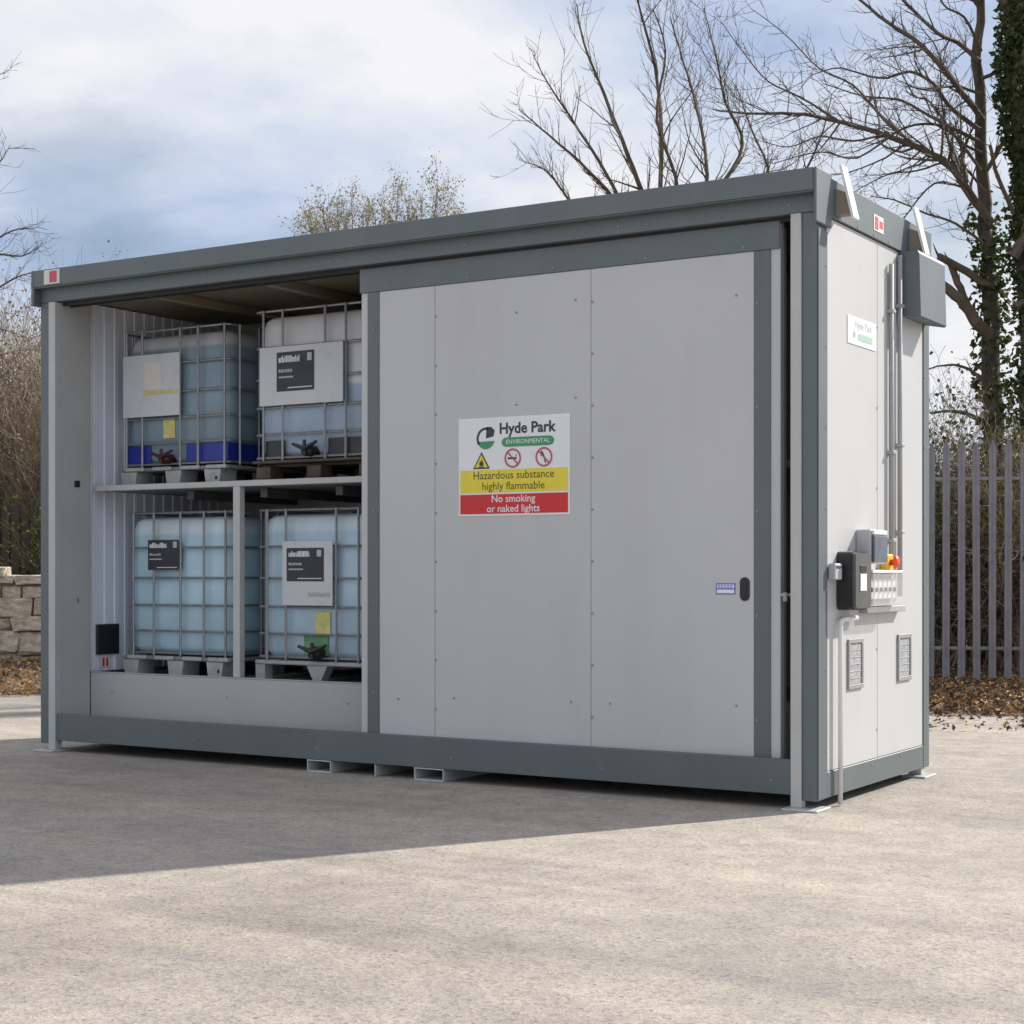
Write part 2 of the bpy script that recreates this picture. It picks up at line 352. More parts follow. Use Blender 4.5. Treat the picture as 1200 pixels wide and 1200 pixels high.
sheet('leafy_soil', 'soil', soil, 116, 24)
def verge(u, v):
    x = -160+320*u; d = 26+v*230; p = C0+FW*d+RT*x; return (p.x, p.y, .12+.9*v+.12*wob(x, d, .2))
sheet('verge', 'verge', verge, 60, 40)

def leaf_cloud(pts, size, rg, up=0.0, fold=.25):
    mb = MB()
    for p in pts:
        s = size*rg.uniform(.6, 1.4); d = Vector((rg.gauss(0, 1), rg.gauss(0, 1), rg.gauss(0, 1)*(1-up)+0)).normalized()
        n = Vector((rg.gauss(0, 1)*(1-up), rg.gauss(0, 1)*(1-up), 1 if up else rg.gauss(0, 1))).normalized()
        w = d.cross(n)
        if w.length < .05: continue
        w.normalize(); n = w.cross(d); p = Vector(p)
        mb.add([p-d*s*.5, p+w*s*.34+n*s*fold*.5, p+d*s*.55, p-w*s*.34+n*s*fold*.5], [(0, 1, 2), (0, 2, 3)])
    return mb
def litter():
    rg = random.Random(11); A = []; B_ = []
    for i in range(32000):
        x = rg.uniform(3.0, 9.5); e = soil_edge(x)
        d = e-.45+abs(rg.gauss(0, 1))*3.0 if rg.random() < .94 else e-rg.random()**2*2.2
        if d > e+7: continue
        p = C0+FW*d+RT*x; t = min(1, max(0, (d-e)/2.5)); z = .012+t*.05+.06*(wob(x, d, .8)+.6)*t+rg.uniform(0, .03)
        (A if rg.random() < .8 else B_).append((p.x, p.y, z))
    for i in range(7000):
        x = rg.uniform(-11, -4); e = soil_edge(x)
        d = e-.3+rg.random()**1.3*4.4
        p = C0+FW*d+RT*x; t = min(1, max(0, (d-e)/2.5)); z = .012+t*.05+.06*(wob(x, d, .8)+.6)*t+rg.uniform(0, .03)
        (B_ if rg.random() < .75 else A).append((p.x, p.y, z))
    tag(leaf_cloud(A, .040, rg, .45, .5).build('leaf_litter', 'litter'), 'dark brown dead leaves lying below the palisade fence', 'leaf litter', kind='stuff')
    tag(leaf_cloud(B_, .06, rg, .45, .5).build('leaf_litter', 'litter2'), 'tan dead leaves lying at the foot of the stone wall', 'leaf litter', kind='stuff')
litter()

# ---------------------------------------------------------------- trees and shrubs
def rand_perp(d, rg):
    a = d.orthogonal().normalized(); b = d.cross(a); t = rg.uniform(0, 2*math.pi); return a*math.cos(t)+b*math.sin(t)
def grow(mb, p, d, length, r, level, rg, tips, up=.25, wander=.12, nchild=5, ang=(25, 55), minr=.004, sides=(3, 4, 5, 6)):
    n = max(3, min(8, int(length/.14))); pts = [Vector(p)]; d = d.normalized(); rr = [r]
    dirs = [d]
    for i in range(n):
        d = (d+Vector((rg.gauss(0, wander), rg.gauss(0, wander), rg.gauss(0, wander)*.7+up*.28))).normalized()
        pts.append(pts[-1]+d*(length/n)); dirs.append(d); rr.append(max(minr*.6, r*(1-.8*(i+1)/n)))
    mb.tube(pts, rr, sides[min(level, len(sides)-1)], False)
    tips.append(pts[-1])
    if level <= 0:
        tips.append(pts[n//2]); return
    spawn(mb, pts, rr, length, level, rg, tips, up, wander, nchild, ang, minr, sides, .25)
def spawn(mb, pts, rr, length, level, rg, tips, up, wander, nchild, ang, minr, sides, t0=.15):
    k = max(1, int(nchild*rg.uniform(.75, 1.3))); n = len(pts)-1
    for c in range(k):
        t = t0+(1-t0)*min(.999, (c+rg.uniform(-.3, 1.3))/k) if c else t0+.02; t = max(.02, t); f = min(t*n, n-.001); i = int(f); q = pts[i].lerp(pts[i+1], f-i); d = (pts[i+1]-pts[i]).normalized()
        a = R(rg.uniform(*ang)); nd = d*math.cos(a)+rand_perp(d, rg)*math.sin(a)
        r = max(minr, (rr[i]*(1-f+i)+rr[i+1]*(f-i))*rg.uniform(.35, .6))
        ln = max(.16, length*rg.choice((.2, .3, .45, .6, .85))*rg.uniform(.8, 1.2)*(1-.4*t))
        grow(mb, q, nd, ln, r, level-1, rg, tips, up, wander, max(1, ln*8.5), ang, minr, sides)
def smooth_path(P, rg, jit=.03, sub=4):
    out = []; n = len(P)
    for i in range(n-1):
        a = P[max(i-1, 0)]; b = P[i]; c = P[i+1]; d = P[min(i+2, n-1)]
        for k in range(sub):
            t = k/sub; q = .5*((2*b)+(c-a)*t+(2*a-5*b+4*c-d)*t*t+(3*b-a-3*c+d)*t**3)
            out.append(q+Vector((rg.gauss(0, jit), rg.gauss(0, jit), rg.gauss(0, jit)))*(1 if (i or k) else 0))
    out.append(P[-1]); return out
def limb(mb, P, r0, r1, rg, tips, level=2, nchild=9, up=.25, ang=(25, 60), sub=4, lk=.5, t0=.12, minr=.0035, wander=.12, sides=7):
    pts = smooth_path(P, rg, r0*.09, sub); n = len(pts); rr = [r0+(r1-r0)*i/(n-1) for i in range(n)]
    mb.tube(pts, rr, sides, True)
    L = sum((pts[i+1]-pts[i]).length for i in range(n-1))
    if level > 0: spawn(mb, pts, rr, L*lk, level, rg, tips, up, wander, nchild, ang, minr, (3, 3, 4, 5), t0)
    return pts
def ivy_along(pts, r, n, rg, size=.09):
    out = []
    for i in range(n):
        f = rg.random()*(len(pts)-1); k = min(int(f), len(pts)-2); q = pts[k].lerp(pts[k+1], f-k)
        bump_ = 1+.5*mnoise.noise(q*2.2)
        d = Vector((rg.gauss(0, 1), rg.gauss(0, 1), rg.gauss(0, .3))).normalized(); out.append(q+d*r*bump_*rg.uniform(.55, 1.15)+Vector((0, 0, rg.uniform(-.1, .1))))
    return leaf_cloud(out, size, rg)
def P3(lst, d0, rg, spread=.5):
    """limb course: (px, py[, depth offset]) seen from the yard, each with its own distance"""
    out = []; off = 0
    for i, q in enumerate(lst):
        off = q[2] if len(q) > 2 else off+rg.uniform(-spread, spread)*(1 if i else 0)
        out.append(at3(q[0], q[1], d0+off))
    return out
def right_tree():
    rg = random.Random(21); D = 21.0
    root = empty('bare_tree', at(1172, D), 'tall bare tree with long limbs arching over the container, beside the ivy-clad trunk', 'tree')
    o = root.location.copy()
    def loc(mb): mb.v = [tuple(Vector(v)-o) for v in mb.v]; return mb
    tips = []; tr = MB(); cr = MB()
    tp = limb(tr, P3([(1172, 800, 0), (1168, 600, 0), (1164, 490, 0), (1161, 400, .1), (1160, 330, .1), (1156, 270, .2), (1150, 170, .2), (1148, 70, .1), (1149, 0, 0), (1150, -120, -.2)], D, rg), .15, .04, rg, tips, 0, sub=3)
    loc(tr).build('trunk', 'bark', root, True)
    L = [([(1162, 262), (1135, 225), (1112, 193), (1080, 175), (1035, 158), (985, 143), (930, 133), (880, 133), (835, 128)], .115, .012, 24),
         ([(1152, 140), (1130, 112), (1104, 78), (1070, 46), (1030, 18), (990, -15)], .085, .02, 16),
         ([(1148, 72), (1122, 50), (1098, 38), (1066, 8), (1040, -20)], .065, .02, 10),
         ([(1148, 152), (1112, 124), (1094, 98), (1066, 84), (1030, 92), (985, 80), (950, 88)], .06, .008, 14),
         ([(1146, 165), (1100, 142), (1056, 118), (1010, 112), (965, 98)], .05, .008, 14),
         ([(1150, 200), (1108, 150), (1060, 150), (1005, 185), (960, 178), (905, 192)], .042, .008, 14),
         ([(1150, 92), (1172, 82), (1200, 60), (1240, 20)], .05, .02, 8),
         ([(1158, 290), (1120, 262), (1085, 250), (1050, 235), (1020, 230)], .04, .008, 12),
         ([(1156, 200), (1180, 160), (1215, 110), (1260, 60)], .06, .02, 10),
         ([(1149, 10), (1120, -30), (1080, -70), (1030, -110)], .06, .015, 10),
         ([(1080, 175), (1040, 145), (1000, 100), (960, 80), (920, 40), (880, 10)], .035, .006, 14),
         ([(985, 143), (940, 115), (900, 95), (870, 60), (845, 25)], .03, .006, 12),
         ([(1155, 225), (1120, 190), (1075, 200), (1040, 205), (1000, 225)], .035, .007, 14),
         ([(1130, 220), (1095, 215), (1060, 255), (1045, 280)], .03, .007, 12),
         ([(1149, 110), (1115, 95), (1085, 60), (1060, 55), (1020, 60)], .04, .007, 14),
         ([(1150, 60), (1130, 20), (1105, 5), (1085, -40)], .04, .01, 10),
         ([(1152, 180), (1125, 165), (1090, 120), (1070, 110), (1045, 60)], .04, .008, 14),
         ([(1035, 158), (1000, 165), (960, 160), (925, 172), (890, 165)], .03, .006, 12)]
    for P, r0, r1, k in L: limb(cr, P3(P, D, rg, .35), r0*.52, r1*.7, rg, tips, 2, int(k*1.9), up=.26, lk=.42, t0=.06, ang=(22, 68), minr=.0042, wander=.15)
    # sawn-off lower limbs
    limb(cr, P3([(1161, 395), (1145, 378), (1125, 350), (1100, 332)], D, rg, .15), .085, .06, rg, tips, 1, 5, lk=.35)
    limb(cr, P3([(1162, 338), (1132, 318), (1100, 300)], D, rg, .15), .055, .045, rg, tips, 1, 5, lk=.4)
    limb(cr, P3([(1135, 362), (1122, 330), (1113, 306)], D, rg, .1), .05, .04, rg, tips, 1, 5, lk=.4)
    limb(cr, P3([(1166, 505), (1145, 490), (1120, 482), (1090, 484)], D, rg, .15), .04, .012, rg, tips, 2, 8, up=.5, lk=.4)
    limb(cr, P3([(1164, 470), (1150, 445), (1130, 430), (1105, 428), (1080, 436)], D, rg, .15), .03, .006, rg, tips, 2, 10, up=.3, lk=.35)
    loc(cr).build('crown', 'twig', root)
    iv = ivy_along(tp[:int(len(tp)*.62)], .21, 1300, rg, .09); loc(iv).build('ivy', 'ivy', root)
right_tree()
def ivy_tree():
    rg = random.Random(33); D = 20.4
    root = empty('ivy_clad_tree', at(1204, D), 'tall tree trunk wrapped in dark green ivy behind the palisade fence', 'tree'); o = root.location.copy()
    def loc(mb): mb.v = [tuple(Vector(v)-o) for v in mb.v]; return mb
    tips = []; tr = MB(); cr = MB()
    tp = limb(tr, P3([(1212, 810, 0), (1212, 600, 0), (1210, 420, 0), (1206, 300, .1), (1198, 180, .1), (1192, 80, 0), (1194, 0, 0), (1197, -150, 0)], D, rg), .17, .09, rg, tips, 0, sub=4)
    loc(tr).build('trunk', 'bark', root, True)
    for P, r0 in [([(1186, 90), (1215, 40), (1250, -30)], .08), ([(1184, 20), (1160, -40), (1130, -90)], .07), ([(1188, 300), (1230, 240), (1290, 180)], .08), ([(1190, 360), (1240, 330), (1300, 300)], .06), ([(1188, 250), (1170, 210), (1160, 170)], .03)]:
        limb(cr, P3(P, D, rg, .5), r0, .02, rg, tips, 2, 10, lk=.5)
    loc(cr).build('crown', 'twig', root)
    iv = ivy_along(tp, .235, 7500, rg, .085); loc(iv).build('ivy', 'ivy', root)
ivy_tree()
def fan_tree():
    rg = random.Random(8); D = 24.0
    root = empty('bare_tree', at(770, D), 'leafless tree with upright fanning branches rising behind the container roof', 'tree'); o = root.location.copy()
    def loc(mb): mb.v = [tuple(Vector(v)-o) for v in mb.v]; return mb
    tips = []; tr = MB(); cr = MB()
    limb(tr, P3([(770, 790, 0), (772, 600, 0), (768, 420, 0), (772, 330, 0)], D, rg), .24, .15, rg, tips, 0); loc(tr).build('trunk', 'bark', root, True)
    L = [([(771, 340), (760, 250), (735, 180), (708, 110), (684, 50), (676, 5)], .075, .01),
         ([(770, 350), (730, 250), (690, 200), (645, 160), (608, 128)], .065, .008),
         ([(771, 360), (740, 260), (690, 170), (650, 110), (625, 65)], .06, .007),
         ([(772, 335), (774, 240), (775, 150), (768, 80), (752, 20), (740, -30)], .07, .012),
         ([(772, 335), (795, 230), (770, 140), (780, 60), (765, 10)], .055, .009),
         ([(772, 350), (820, 250), (828, 190), (815, 120), (800, 70), (785, 20)], .065, .009),
         ([(772, 345), (835, 235), (870, 170), (850, 120), (838, 60), (825, 10)], .06, .008),
         ([(772, 360), (850, 260), (900, 210), (880, 150), (862, 100)], .055, .007),
         ([(772, 370), (870, 280), (930, 220), (960, 165), (975, 110)], .055, .007),
         ([(772, 370), (700, 280), (660, 225), (640, 200), (615, 190)], .05, .006)]
    for P, r0, r1 in L: limb(cr, P3(P, D, rg, .45), r0*.62, r1*.8, rg, tips, 2, 26, up=.4, lk=.32, t0=.2, ang=(18, 55), minr=.004, wander=.13)
    loc(cr).build('crown', 'twig', root)
fan_tree()
def budding_tree():
    rg = random.Random(14); D = 26.0
    root = empty('budding_tree', at(445, D), 'budding tree with yellowish tips just showing above the container roof', 'tree'); o = root.location.copy()
    def loc(mb): mb.v = [tuple(Vector(v)-o) for v in mb.v]; return mb
    tips = []; tr = MB(); cr = MB()
    limb(tr, P3([(445, 780, 0), (447, 600, 0), (444, 460, 0)], D, rg), .2, .12, rg, tips, 0); loc(tr).build('trunk', 'bark', root, True)
    ends = [(362, 246), (378, 238), (395, 240), (412, 226), (430, 236), (450, 232), (466, 214), (478, 236), (495, 230), (512, 216), (526, 228), (538, 246), (372, 266), (525, 252), (440, 250), (405, 252), (352, 262), (460, 250), (388, 258), (510, 245), (425, 252), (480, 252)]
    for ex, ey in ends:
        ey += 7; P = [(445+rg.uniform(-3, 3), 470), (445+(ex-445)*.55, 380+rg.uniform(-15, 15)), (ex+(445-ex)*.12, 300+rg.uniform(-10, 10)), (ex, ey)]
        limb(cr, P3(P, D, rg, .6), .03, .004, rg, tips, 2, 30, up=.55, lk=.24, t0=.4, ang=(12, 40), minr=.0035, wander=.1)
    loc(cr).build('crown', 'twigpale', root)
    pts = [t+Vector((rg.gauss(0, .05), rg.gauss(0, .05), rg.gauss(0, .05))) for t in tips if t.z > 4.5 for _ in range(3)]
    tag(loc(leaf_cloud(pts, .036, rg)).build('buds', 'bud', root), kind='stuff')
budding_tree()
def left_tree():
    rg = random.Random(17); D = 25.5
    root = empty('bare_tree', at(-120, D), 'bare tree with fine twigs standing beyond the dry stone wall', 'tree'); o = root.location.copy()
    def loc(mb): mb.v = [tuple(Vector(v)-o) for v in mb.v]; return mb
    tips = []; tr = MB(); cr = MB()
    limb(tr, P3([(-120, 780, 0), (-118, 600, 0), (-112, 440, 0), (-105, 300, 0), (-110, 150, 0), (-104, 20, 0), (-108, -80, 0)], D, rg), .2, .012, rg, tips, 0); loc(tr).build('trunk', 'bark', root, True)
    for P in [[(-112, 440), (-60, 420), (-15, 420), (25, 410), (60, 412)], [(-110, 400), (-60, 370), (-15, 345), (20, 325), (48, 318)], [(-108, 340), (-60, 310), (-20, 290), (15, 270), (40, 268)],
              [(-106, 300), (-60, 250), (-25, 215), (0, 190), (12, 170)], [(-110, 240), (-60, 180), (-30, 130), (-5, 60)], [(-110, 420), (-160, 360), (-210, 300)], [(-108, 300), (-160, 220), (-200, 150)], [(-112, 430), (-55, 400), (-10, 385), (30, 395)], [(-110, 200), (-105, 100), (-100, 0)],
              [(-108, 360), (-50, 330), (-10, 300), (25, 300), (45, 290)]]:
        limb(cr, P3(P, D, rg, .5), .032, .005, rg, tips, 2, 20, up=.25, lk=.40, t0=.15, ang=(22, 65), minr=.004, wander=.15)
    loc(cr).build('crown', 'twig', root)
left_tree()
def shrub(name, p, w, h, rg, label, cat, leaf, twig, nst, nleaf, lsize, group=None, up=.3, level=2, tw_r=.014):
    root = empty(name, p, label, cat, group); tips = []; mb = MB()
    for i in range(nst):
        a = rg.uniform(0, 2*math.pi); q = Vector((math.cos(a)*w*.22*rg.random(), math.sin(a)*w*.22*rg.random(), 0))
        lean = rg.uniform(0, .75)*w/h; d = Vector((math.cos(a)*lean, math.sin(a)*lean, 1))
        grow(mb, q, d, h*rg.uniform(.6, 1.0), tw_r, level, rg, tips, up, .2, 6, (20, 55), .004, (3, 3, 4))
    mb.build('stems', twig, root)
    pts = []
    for i in range(nleaf):
        t = rg.choice(tips); pts.append(Vector(t)+Vector((rg.gauss(0, .12), rg.gauss(0, .12), rg.gauss(0, .12))))
    pts = [q for q in pts if q.z > .02]
    if pts: leaf_cloud(pts, lsize, rg).build('foliage', leaf, root)
    return root
def hedges():
    rg = random.Random(29)
    # brown thicket beyond the stone wall and the board fence
    for px, d, w, h in [(-40, 25.0, 2.4, 4.2), (18, 24.3, 2.2, 4.1), (58, 25.2, 1.8, 3.6), (115, 25.0, 2.4, 3.2), (-110, 25.3, 2.6, 4.4), (180, 25.4, 2.4, 3.0), (10, 26.6, 2.2, 4.5)]:
        shrub('thicket_shrub', at(px, d, .12), w, h, rg, 'brown leafless thicket shrub behind the dark board fence', 'shrub', 'drybud', 'twigpale', 60, 4200, .048, 'brown thicket behind the board fence', .35)
    shrub('ivy_bush', at(84, 22.6, .05), .7, 2.35, rg, 'yellow-green topped ivy bush growing over the end of the board fence', 'bush', 'moss', 'twig', 22, 700, .06, None, .4, 1)
    shrub('ivy_bush', at(84, 22.3, .05), .6, 1.9, rg, 'dark green ivy bush growing between stone wall and board fence', 'bush', 'ivy', 'twig', 24, 2000, .07, None, .4, 1)
    # brambles behind the palisade
    for px, d, w, h in [(1085, 19.6, 1.6, 2.5), (1112, 20.2, 1.7, 2.3), (1140, 19.5, 1.5, 2.2), (1168, 19.9, 1.7, 2.6), (1200, 19.4, 1.6, 2.4), (1250, 19.8, 1.8, 2.5), (1055, 20.0, 1.7, 2.7), (1010, 20.2, 1.8, 2.6), (1305, 20.2, 1.8, 2.5)]:
        shrub('bramble_bush', at(px, d, .06), w, h, rg, 'tangled olive green bramble bush behind the palisade fence', 'bush', 'shrubleaf', 'twigpale', 34, 1900, .06, 'brambles behind the palisade fence', .15)
    for px, d, w, h in [(1070, 23.0, 2.4, 2.7), (1125, 23.6, 2.4, 2.4), (1185, 23.2, 2.4, 2.6), (1250, 23.5, 3, 3.0), (1010, 23.5, 3, 3.0), (1330, 24, 3, 3.5)]:
        shrub('hedge_shrub', at(px, d, .12), w, h, rg, 'dark twiggy hedge shrub growing behind the brambles and palisade fence', 'shrub', 'shrubleaf', 'twig', 40, 1300, .065, 'hedge shrubs behind the fence line', .25)
hedges()

# ---------------------------------------------------------------- palisade fence
def palisade():
    d0 = 17.95; a = at(700, d0+.6); b = at(1420, d0-.6); dirv = (b-a); L = dirv.length; ang = math.atan2(dirv.y, dirv.x)
    root = empty('palisade_fence', a, 'grey galvanised steel palisade fence with pointed pales behind the container', 'fence', rz=ang)
    w = .076; zt = 2.62; zb = .10; T = .004
    prof = [(-w/2, 0), (-w/4, -.016), (0, -.004), (w/4, -.016), (w/2, 0)]
    back = [(x, y+T) for x, y in reversed(prof)]
    tops = [zt-.10, zt-.04, zt, zt-.04, zt-.10]
    poly = prof+back; tp = tops+tops[::-1]; n = len(poly)
    V = [(x, y, zb) for x, y in poly]+[(x, y, z) for (x, y), z in zip(poly, tp)]
    F = [(i, (i+1) % n, n+(i+1) % n, n+i) for i in range(n)]+[(i, i+1, n-2-i, n-1-i) for i in range(4)]+[(n+i, n+n-1-i, n+n-2-i, n+i+1) for i in range(4)]
    me = MB().add(V, F).mesh('pale'); me.materials.append(M['palegalv'])
    rg = random.Random(2); k = 0; x = .08
    while x < L:
        o = obj('pale', me, root, (x, rg.uniform(-.004, .004), rg.uniform(-.012, .012))); o.rotation_euler = (0, rg.uniform(-.006, .006), 0); x += .159
    for z in (.42, 2.22): bx('rail', 'palegalv', root, 0, L, .022, .03, z-.018, z+.018); 
    x = .5
    while x < L: bx('post', 'palegalv', root, x-.05, x+.05, .032, .08, -.05, 2.45); x += 2.7
palisade()

# ---------------------------------------------------------------- dry stone wall and board fence
def stone_wall():
    d0 = 20.9; a = at(-330, d0+.2); b = at(330, d0-.1); dirv = b-a; L = dirv.length; ang = math.atan2(dirv.y, dirv.x)
    root = empty('stone_wall', a, 'low wall of rough buff stone blocks beside the container end', 'wall', rz=ang)
    rg = random.Random(3); variants = []
    for k in range(10):
        mb = MB().box(-.5, .5, -.5, .5, -.5, .5, b=.09)
        mb.v = [tuple(c+rg.gauss(0, .040) for c in v) for v in mb.v]
        me = mb.mesh('stone'); me.materials.append(M['stone']); variants.append(me)
    z = 0
    for hh in (.22, .27, .17, .24, .16, .12):
        x = rg.uniform(-.2, 0)
        while x < L:
            w = rg.uniform(.18, .52)*(1.3 if hh > .2 else .9); o = obj('stone', rg.choice(variants), root, (x+w/2, rg.uniform(-.05, .05), z+hh/2+rg.uniform(-.02, .02)))
            o.scale = (w*.97, .36+rg.uniform(-.05, .04), hh*rg.uniform(.9, 1.06)); o.rotation_euler = (0, rg.uniform(-.025, .025), rg.uniform(-.03, .03)); x += w
        z += hh
    bx('wall_core', 'soil', root, 0, L, -.11, .11, 0, z-.06)
    # loose coping stone
    o = obj('stone', variants[3], root, (L*.5-.02, 0, z+.05)); o.scale = (.3, .3, .13)
stone_wall()
def board_fence():
    d0 = 22.9; a = at(-260, d0); b = at(300, d0+.3); dirv = b-a; L = dirv.length; ang = math.atan2(dirv.y, dirv.x)
    root = empty('board_fence', a, 'dark weathered board fence standing behind the stone wall', 'fence', rz=ang); rg = random.Random(6)
    me = MB().box(-.05, .05, -.01, .01, 0, 2.2, b=.004).mesh('board'); me.materials.append(M['oldwood'])
    x = 0
    while x < L:
        o = obj('board', me, root, (x, rg.uniform(-.012, .012), .05)); o.scale = (rg.uniform(.8, 1.1), 1, rg.uniform(.94, 1.04)); o.rotation_euler = (0, rg.uniform(-.01, .01), 0); x += .128
    for z in (.5, 1.9): bx('rail', 'oldwood', root, 0, L, .025, .065, z, z+.08)
    x = .5
    while x < L: bx('post', 'oldwood', root, x-.05, x+.05, .067, .16, 0, 2.1); x += 2.4
board_fence()

# ---------------------------------------------------------------- the storage container
XL, XR, YB = -5.61, .055, 1.81         # outer left, right, back
unit = empty('storage_container', (0, 0, 0), 'large grey and white chemical storage container with one sliding door open', 'container')
def U(name, m, *a, b=.003): return bx(name, m, unit, *a, b=b)
# legs and foot plates
for x0, x1 in ((-5.521, -5.457), (-.088, -.030)):
    leg = U('leg', 'post', x0, x1, -.012, .052, .012, 3.083)
    MB().box(x0-.09 if x0 < -3 else x0-.03, x1+.03 if x0 < -3 else x1+.11, -.07, .13, 0, .012).build('foot_plate', 'post', leg)
for x0, x1 in ((XL+.02, XL+.08), (-.03, .05)):
    leg = U('leg', 'post', x0, x1, 1.70, 1.77, .012, .3); MB().box(x0-.02, x1+.05, 1.62, 1.84, 0, .012).build('foot_plate', 'post', leg)
# corner posts
U('corner_post', 'frame', XL, -5.523, 0, .12, .05, 3.083); U('corner_post', 'frame', -.028, XR-.002, 0, .11, .05, 3.083)
U('corner_trim', 'frame', XR-.001, XR+.006, .002, .13, .055, 3.0)
U('corner_trim', 'frame', XR-.001, XR+.006, 1.71, YB+.006, .055, 3.08)
U('corner_trim', 'frame', -.06, XR-.003, YB, YB+.006, .055, 3.08)
# base beams
U('base_beam', 'frame', -5.455, -.09, .0, .045, .0755, .258); U('base_beam', 'frame', XR-.05, XR+.004, .132, 1.708, .055, .19); U('base_beam', 'frame', XL, XL+.05, .122, YB, .055, .19)
U('base_beam', 'frame', XL+.052, XR-.052, YB-.05, YB, .055, .19)
U('underframe', 'frame', -5.40, -.15, .05, 1.75, .0755, .12)
# header, roof, fascias
U('header_beam', 'frame', XL, XR-.001, 0, .05, 3.085, 3.19); U('roof_fascia', 'frame', XL-.0015, XR+.0015, -.06, -.002, 3.185, 3.300)
U('roof', 'frame', XL-.01, XR-.002, 0.0, YB+.03, 3.192, 3.285)
for x0, x1 in ((XR+.002, XR+.018), (XL-.03, XL-.002)):
    U('corner_cap', 'frame', x0, x1, -.062, .16, 3.02 if x0 > -1 else 3.06, 3.302, b=.006)
U('side_fascia', 'frame', XR, XR+.016, .162, YB+.02, 3.082, 3.282); U('side_fascia', 'frame', XL-.02, XL-.001, .162, YB+.02, 3.082, 3.282)
U('drip_trim', 'frame', XL-.001, XR+.001, -.058, -.003, 3.176, 3.184)
# roof lining and cross members
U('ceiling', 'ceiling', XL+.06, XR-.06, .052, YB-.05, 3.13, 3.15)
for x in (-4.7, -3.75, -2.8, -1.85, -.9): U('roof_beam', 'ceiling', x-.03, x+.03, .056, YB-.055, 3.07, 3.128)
U('door_track', 'track', -5.455, -.09, .054, .075, 3.06, 3.127); U('door_track', 'track', -5.455, -.09, .122, .142, 3.06, 3.127)
# walls
U('back_wall', 'inner', XL+.052, XR-.052, YB-.045, YB-.001, .19, 3.19)
U('left_wall', 'panel', XL+.002, XL+.05, .122, YB-.001, .192, 3.08)
U('reveal_panel', 'reveal', -5.50, -5.459, .056, .318, .10, 3.125)
U('reveal_trim', 'post', -5.50, -5.452, .320, .332, .54, 3.12)
# ribbed inner sheet
mb = MB(); y = .336; pr = []
while y < YB-.06: pr += [(-5.50, y), (-5.50, y+.05), (-5.494, y+.056), (-5.494, y+.094)]; y += .10
pr2 = [(x-.004, q) for x, q in reversed(pr)]; mb.prism(pr+pr2, 2, .53, 3.12); mb.build('ribbed_lining', 'rib', unit)
# side wall: sandwich panels
for i, (y0, y1) in enumerate(((.134, .905), (.909, 1.706))): U('wall_panel', 'panel', XR-.048, XR, y0, y1, .192, 3.08)
# bund, deck, shelf
U('bund_panel', 'inner', -5.458, -.12, .32, .345, .10, .525); U('bund_lip', 'post', -5.458, -.12, .318, .372, .526, .532)
U('deck', 'galvdull', -5.458, -.12, .376, YB-.05, .49, .508)
sh = U('shelf', 'galvdull', -5.48, -.12, .40, YB-.05, 1.80, 1.835); MB().box(-5.455, -.12, .355, .398, 1.797, 1.836).build('shelf_edge', 'post', sh)
for x in (-4.145, -2.80, -1.45): U('shelf_post', 'post', x-.03, x+.03, .347, .398, .533, 1.796)
U('shelf_post', 'post', -2.83, -2.77, .347, .40, 1.839, 3.12)
for x in (-4.8, -4.14, -3.5): U('shelf_beam', 'darkmetal', x-.03, x+.03, .62, YB-.055, 1.735, 1.798)
# fork pockets
def pocket(x0, x1):
    z0, z1, t = .0, .074, .007; mb = MB()
    mb.box(x0, x1, .0, 1.79, z0, z0+t, b=.001); mb.box(x0, x1, .0, 1.79, z1-t, z1, b=.001); mb.box(x0, x0+t, .002, 1.788, z0+t, z1-t, b=.001); mb.box(x1-t, x1, .002, 1.788, z0+t, z1-t, b=.001)
    mb.build('fork_pocket', 'post', unit)
pocket(-3.275, -3.09); pocket(-2.47, -2.26); U('skid_plate', 'post', -2.76, -2.752, .0, 1.79, 0, .074); 
# interior black vent + sticker
v = U('vent_cover', 'black', -5.4935, -5.474, .40, .62, .645, .86, b=.006); v['label'] = 'black square vent cover on the inside end wall'
for k in range(4): MB().box(-5.4738, -5.470, .42, .60, .68+k*.045, .692+k*.045).build('slat', 'black', v)
st = U('sticker', 'pinkwht', -5.4935, -5.490, .44, .54, .55, .635); MB().box(-5.4898, -5.488, .465, .485, .56, .62).build('print', 'red', st); MB().box(-5.4898, -5.488, .50, .52, .56, .62).build('print', 'red', st)
U('latch', 'black', -5.459, -5.448, .165, .215, 1.82, 1.865, b=.004); U('latch', 'galvdull', -5.459, -5.452, .19, .21, 1.02, 1.05)
# sliding door (closed over the right bay)
DY = .060
core = U('sliding_door', 'panel', -2.90, -.172, DY, DY+.05, .10, 3.073)
core['label'] = 'light grey sliding door closed over the right bay'
def Dp(name, m, *a, b=.002): return MB().box(*a, b=b).build(name, m, core)
Dp('top_rail', 'frame', -2.905, -.172, DY-.012, DY-.0005, 2.925, 3.070)
Dp('stile', 'frame', -2.848, -2.762, DY-.010, DY-.0005, .10, 2.9235); Dp('stile', 'frame', -.318, -.226, DY-.010, DY-.0005, .10, 2.9235)
for x0, x1 in ((-2.760, -2.3575), (-2.3545, -1.3035), (-1.3005, -.320)): Dp('door_panel', 'panel', x0, x1, DY-.006, DY-.0005, .11, 2.9235, b=.0015)
mb = MB(); pts = []
for k in range(12):
    a = math.pi*k/11; pts.append((.028*math.cos(a), .035+.028*math.sin(a)))
for k in range(12):
    a = math.pi+math.pi*k/11; pts.append((.028*math.cos(a), -.035+.028*math.sin(a)))
mb.prism([(-.371+a, 1.14+b) for a, b in pts], 1, DY-.010, DY-.0065)
h = mb.build('door_handle', 'black', core)
